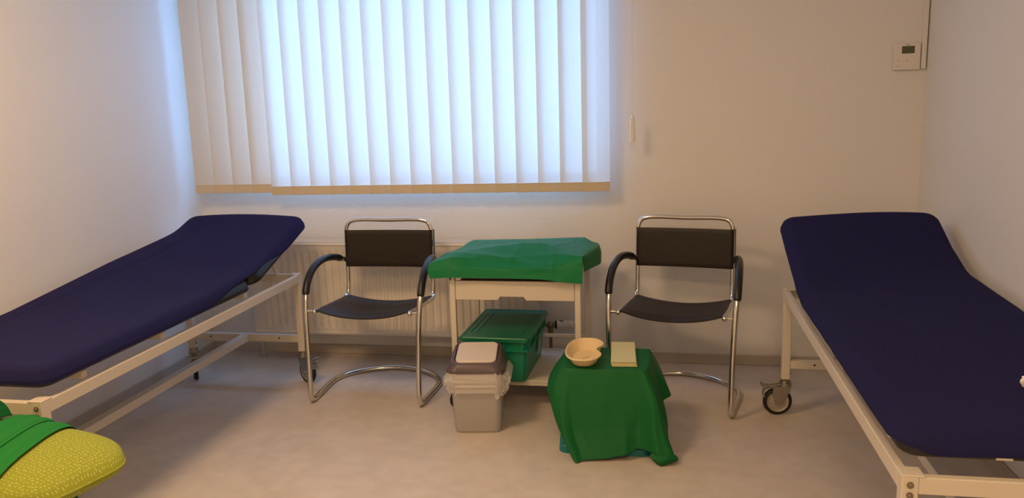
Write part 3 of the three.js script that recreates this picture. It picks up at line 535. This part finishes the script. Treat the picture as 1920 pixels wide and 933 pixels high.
// ---------------------------------------------------------------- turquoise step stool, its drape and what lies on it
{
  const t = thing('step_stool', 'turquoise ribbed plastic stool mostly hidden under a green drape', 'stool', [-0.215, 0, 0.985]);
  mesh('seat', loft([{ w: 0.33, d: 0.26, r: 0.03, y: 0.305 }, { w: 0.342, d: 0.272, r: 0.035, y: 0.31 }, { w: 0.342, d: 0.272, r: 0.035, y: 0.328 }, { w: 0.334, d: 0.264, r: 0.032, y: 0.332 }], 32), M.teal, t);
  const secs = []; for (let k = 0; k <= 10; k++) { const y = 0.305 - k * 0.0305, w = 0.33 + k * 0.0035, d = 0.26 + k * 0.0125; secs.push({ w, d, r: 0.035, y }); if (k < 10) { secs.push({ w: w + 0.004, d: d + 0.006, r: 0.035, y: y - 0.004 }, { w: w + 0.006, d: d + 0.012, r: 0.035, y: y - 0.027 }); } }
  mesh('ribbed_body', loft(secs.reverse(), 40, true, true, 0.3), M.teal, t);
  // drape: top sheet plus a hanging skirt, joined in one cloth
  const c = [
    [[-0.392, 0.336, 0.845], [-0.415, 0.30, 0.84], [-0.428, 0.262, 0.84], [-0.43, 0.255, 0.84]],
    [[-0.396, 0.336, 0.96], [-0.43, 0.30, 0.97], [-0.452, 0.262, 0.985], [-0.455, 0.252, 0.99]],
    [[-0.395, 0.337, 1.06], [-0.428, 0.295, 1.08], [-0.447, 0.25, 1.1], [-0.445, 0.232, 1.11]],
    [[-0.388, 0.337, 1.108], [-0.418, 0.265, 1.14], [-0.418, 0.175, 1.168], [-0.398, 0.115, 1.185]],
    [[-0.368, 0.337, 1.122], [-0.385, 0.22, 1.172], [-0.37, 0.105, 1.215], [-0.325, 0.006, 1.264]],
    [[-0.33, 0.337, 1.127], [-0.34, 0.21, 1.165], [-0.33, 0.095, 1.2], [-0.295, 0.008, 1.252]],
    [[-0.27, 0.337, 1.128], [-0.275, 0.22, 1.165], [-0.275, 0.11, 1.2], [-0.25, 0.01, 1.247]],
    [[-0.2, 0.337, 1.128], [-0.2, 0.22, 1.163], [-0.2, 0.11, 1.195], [-0.185, 0.016, 1.238]],
    [[-0.14, 0.337, 1.128], [-0.135, 0.22, 1.158], [-0.135, 0.12, 1.185], [-0.13, 0.028, 1.222]],
    [[-0.09, 0.337, 1.127], [-0.08, 0.23, 1.152], [-0.085, 0.13, 1.17], [-0.085, 0.046, 1.2]],
    [[-0.064, 0.337, 1.122], [-0.03, 0.23, 1.176], [-0.02, 0.12, 1.215], [-0.01, 0.046, 1.25]],
    [[-0.052, 0.337, 1.108], [-0.008, 0.23, 1.165], [0.02, 0.12, 1.2], [0.055, 0.04, 1.238]],
    [[-0.045, 0.337, 1.08], [-0.012, 0.24, 1.12], [0.01, 0.15, 1.14], [0.034, 0.07, 1.165]],
    [[-0.044, 0.337, 1.05], [-0.004, 0.25, 1.075], [0.02, 0.175, 1.085], [0.03, 0.125, 1.09]],
    [[-0.042, 0.337, 1.0], [-0.012, 0.27, 1.015], [0.005, 0.215, 1.02], [0.014, 0.175, 1.02]],
    [[-0.041, 0.337, 0.955], [0.0, 0.28, 0.975], [0.026, 0.235, 0.985], [0.046, 0.19, 0.99]],
    [[-0.042, 0.336, 0.845], [-0.015, 0.29, 0.85], [0.005, 0.25, 0.85], [0.012, 0.22, 0.85]],
  ];
  const sn = noiseGrid(93, 30);
  const skirt = (u, v) => { const q = mixed(c.map((k) => mixed(k, v, 0.3)), u, 0.6), k = v * (1 - 0.4 * v); return V(q[0], q[1], q[2] + k * (0.022 * (sn(u * 22, 2 + v * 1.2) - 0.35) + 0.008 * (sn(u * 40, 9 + v * 3) - 0.5)) * smooth(0.15, 0.3, u) * (1 - smooth(0.72, 0.85, u))); };
  const topc = (u, v) => { const q = skirt(u, 0), k = V(-0.217, 0.3385, 0.847); return V(k.x + (q.x - k.x) * v, 0.3385 + (q.y - 0.3385) * v ** 6, k.z + (q.z - k.z) * v); };
  // crumple of the right hem lying on the floor
  const toe = table([[[-0.035, 0.043, 1.236], [0.0, 0.046, 1.252], [0.03, 0.045, 1.25], [0.06, 0.042, 1.236]], [[-0.03, 0.026, 1.25], [0.0, 0.022, 1.264], [0.034, 0.03, 1.256], [0.07, 0.03, 1.236]], [[-0.018, 0.008, 1.236], [0.004, 0.004, 1.258], [0.03, 0.01, 1.25], [0.07, 0.014, 1.226]], [[-0.01, 0.004, 1.22], [0.01, 0.003, 1.23], [0.03, 0.004, 1.235], [0.055, 0.004, 1.21]]]);
  const m = mesh('stool_drape', [cloth(topc, 150, 14, 0.0016), cloth((u, v) => skirt(u, v), 150, 26, 0.0016), cloth(toe, 30, 20, 0.0016)], M.drapeStool, scene, true);
  tag(m, 'green cloth draped over the low stool down to the floor', 'drape');
  // kidney dish
  const kd = thing('kidney_dish', 'beige moulded pulp kidney dish on the draped stool', 'dish', [-0.298, 0.34, 1.008], 0);
  const out = (k, y, e = 0) => { const r = [], n = 72; for (let i = 0; i < n; i++) { const a = i / n * Math.PI * 2; const ca = Math.cos(a), sa = Math.sin(a); let x = Math.sign(ca) * Math.abs(ca) ** 0.8 * 0.078, z = Math.sign(sa) * Math.abs(sa) ** 0.85 * 0.15; const notch = Math.exp(-((z / 0.042) ** 2)) * (x > 0 ? 1 : 0); x -= 0.032 * notch * smooth(0, 0.05, x); const l = Math.hypot(x, z) || 1; r.push([x * k + e * x / l - 0.004, y, -z * k - e * z / l]); } return r; };
  mesh('bowl', loftRings([out(0.6, 0), out(0.68, 0.002), out(0.9, 0.034), out(0.93, 0.038), out(1.0, 0.039), out(1.02, 0.042), out(1.0, 0.0455), out(0.95, 0.045), out(0.88, 0.036), out(0.66, 0.006), out(0.3, 0.0045)], true, true, 0.5), M.pulp, kd);
  mesh('embossed_mark', [bar([-0.005, 0.0065, 0.005], [0.012, 0.0065, -0.02], 0.003, 0.002), bar([-0.015, 0.0065, 0.02], [-0.004, 0.0065, 0.004], 0.003, 0.002)], M.pulp, kd);
  // folded paper towels
  const names = ['lowest pale yellow folded paper towel of the stack on the stool', 'second pale yellow folded towel from the bottom of the stack', 'third pale yellow folded towel from the bottom of the stack', 'topmost pale yellow folded paper towel beside the kidney dish'];
  for (let k = 0; k < 4; k++) {
    const q = thing('paper_towel', names[k], 'paper towel', [-0.148 + [0.002, 0.0, -0.001, -0.001][k], 0.34 + k * 0.0056, 0.962 + [0.002, 0.0, -0.003, -0.001][k]], (3 + [0.6, -0.4, 0.3, 0][k]) * D2R, 'folded paper towels on the stool');
    const w = 0.099, d = 0.262;
    mesh('folded_sheet', [box(w, 0.0024, d, 0, 0.0012, 0, 0.0011), box(w, 0.0024, d - 0.001, 0, 0.004, -0.0005, 0.0011), cyl(0.0026, w, 0, 0.0026, d / 2 - 0.002, 'x', 12)], M.towel, q);
  }
}

// ---------------------------------------------------------------- draped stool with cushion at the near left
{
  const t = thing('side_stool', 'stool hidden under dark green cloth at the foot of the left bed', 'stool', [-1.69, 0, 2.58]);
  mesh('seat', loft([{ w: 0.36, d: 0.24, r: 0.04, y: 0.4 }, { w: 0.37, d: 0.25, r: 0.045, y: 0.405 }, { w: 0.37, d: 0.25, r: 0.045, y: 0.436 }], 32), M.darkGreen, t);
  for (const sx of [-1, 1]) for (const sz of [-1, 1]) mesh('leg', cyl(0.016, 0.402, sx * 0.15, 0.201, sz * 0.09, 'y', 16), M.steel, t);
  const n = noiseGrid(51, 40), R = [];
  for (let j = 0; j <= 8; j++) { const v = j / 8; R.push(ring({ w: 0.385 + 0.05 * v, d: 0.265 + 0.04 * v, r: 0.05, y: 0 }, 96).map((p, i) => { const l = Math.hypot(p[0], p[2]), o = v * 0.03 * (n(i / 96 * 40, 2) - 0.5); return [p[0] * (1 + o / l), 0.44 - v * 0.4, p[2] * (1 + o / l)]; })); }
  mesh('cover', loftRings(R, true, false, 1.2), M.darkGreen, t).material.side = THREE.DoubleSide;
  // cushion
  const c = thing('cushion', 'lime green cushion with pale dots lying at the lower left', 'cushion', [-1.7, 0.5, 2.478], -14 * D2R);
  const A = 0.33, B = 0.19, H = 0.058;
  const plan = (u, v) => { let x = 2 * u - 1, z = 2 * v - 1; const k = 1 - 0.24 * Math.pow(Math.abs(x), 5); return [x * A * (1 - 0.2 * Math.abs(z) ** 5), z * B * k, k]; };
  const face = (s) => cloth((u, v) => { const [x, z, k] = plan(u, v); const a = Math.abs(2 * u - 1), b = Math.abs(2 * v - 1); return V(x, s * H * Math.pow(Math.max(0, 1 - a ** 3.4), 0.5) * Math.pow(Math.max(0, 1 - b ** 2.8), 0.5), s > 0 ? -z : z); }, 56, 40, 0.001);
  const cover = mesh('cover', [face(1), face(-1)], M.cushion, c, true);
  const pip = []; for (let k = 0; k <= 80; k++) { const f = k / 80 * 4, i = Math.min(3, Math.floor(f)), q = f - i, [u, v] = [[q, 0], [1, q], [1 - q, 1], [0, 1 - q]][i]; const [x, z] = plan(u, v); pip.push([x, 0, -z]); }
  mesh('seam', spline(pip, 0.003, 200, 8, false), M.cushion, c);
  // green strips of fabric folded over the cushion
  const strip = (x0, w, slant, lift, bulge, far = 1.08) => (u, v) => {
    const zz = 1.08 - v * (1.08 + far), zc = Math.max(-1, Math.min(1, zz)) * B * 0.985, x = x0 + (u - 0.5) * w + slant * zz;
    const a = Math.min(1, Math.abs(x / A)), b = Math.min(0.999, Math.abs(zz));
    const fold = 0.0012 * Math.sin(u * 15 + v * 2) + 0.003 * ((u * 2.2 + 0.05 * Math.sin(v * 4)) % 1);
    const y = H * Math.pow(Math.max(0, 1 - a ** 3.4), 0.5) * Math.pow(Math.max(0.0, 1 - b ** 2.8), 0.5);
    return V(x, y + lift + fold + bulge * Math.sin(u * Math.PI), zc - (zz < -1 ? (zz + 1) * -0.01 : 0));
  };
  const s1 = mesh('green_band', [cloth(strip(0.03, 0.2, 0.085, 0.008, 0.003), 40, 40, 0.002), cloth(strip(-0.01, 0.12, 0.085, 0.014, 0.003), 40, 40, 0.002)], M.greenTextile, scene, true);
  s1.position.copy(c.position); s1.rotation.copy(c.rotation); tag(s1, 'flat folded green fabric band lying across the lime cushion', 'fabric band');
  const s2 = mesh('green_bundle', [cloth(strip(-0.165, 0.11, 0.06, 0.014, 0.04, 0.72), 40, 40, 0.003), cloth(strip(-0.165, 0.075, 0.06, 0.03, 0.042, 0.66), 40, 40, 0.003)], M.darkGreen, scene, true);
  s2.position.copy(c.position); s2.rotation.copy(c.rotation); tag(s2, 'dark green fabric bundle on the cushion at the left picture edge', 'fabric bundle');
}

// ---------------------------------------------------------------- crumpled tissue on the right bed
{
  const g = new THREE.IcosahedronGeometry(0.02, 4), p = g.attributes.position, n = noiseGrid(61, 16);
  for (let i = 0; i < p.count; i++) { const v = V(p.getX(i), p.getY(i), p.getZ(i)), k = 0.75 + 0.5 * n(v.x * 300 + 8, v.y * 260 + v.z * 290 + 8); p.setXYZ(i, v.x * k, Math.max(-0.014, v.y * k * 0.8), v.z * k); }
  g.computeVertexNormals();
  const m = mesh('paper_tissue', g, M.tissue); m.position.set(0.893, 0.682, 2.12); tag(m, 'small crumpled white tissue on the right bed', 'tissue');
}

scene.traverse((o) => { if (o.isMesh) { o.castShadow = true; o.receiveShadow = true; } });
renderer.render(scene, camera);
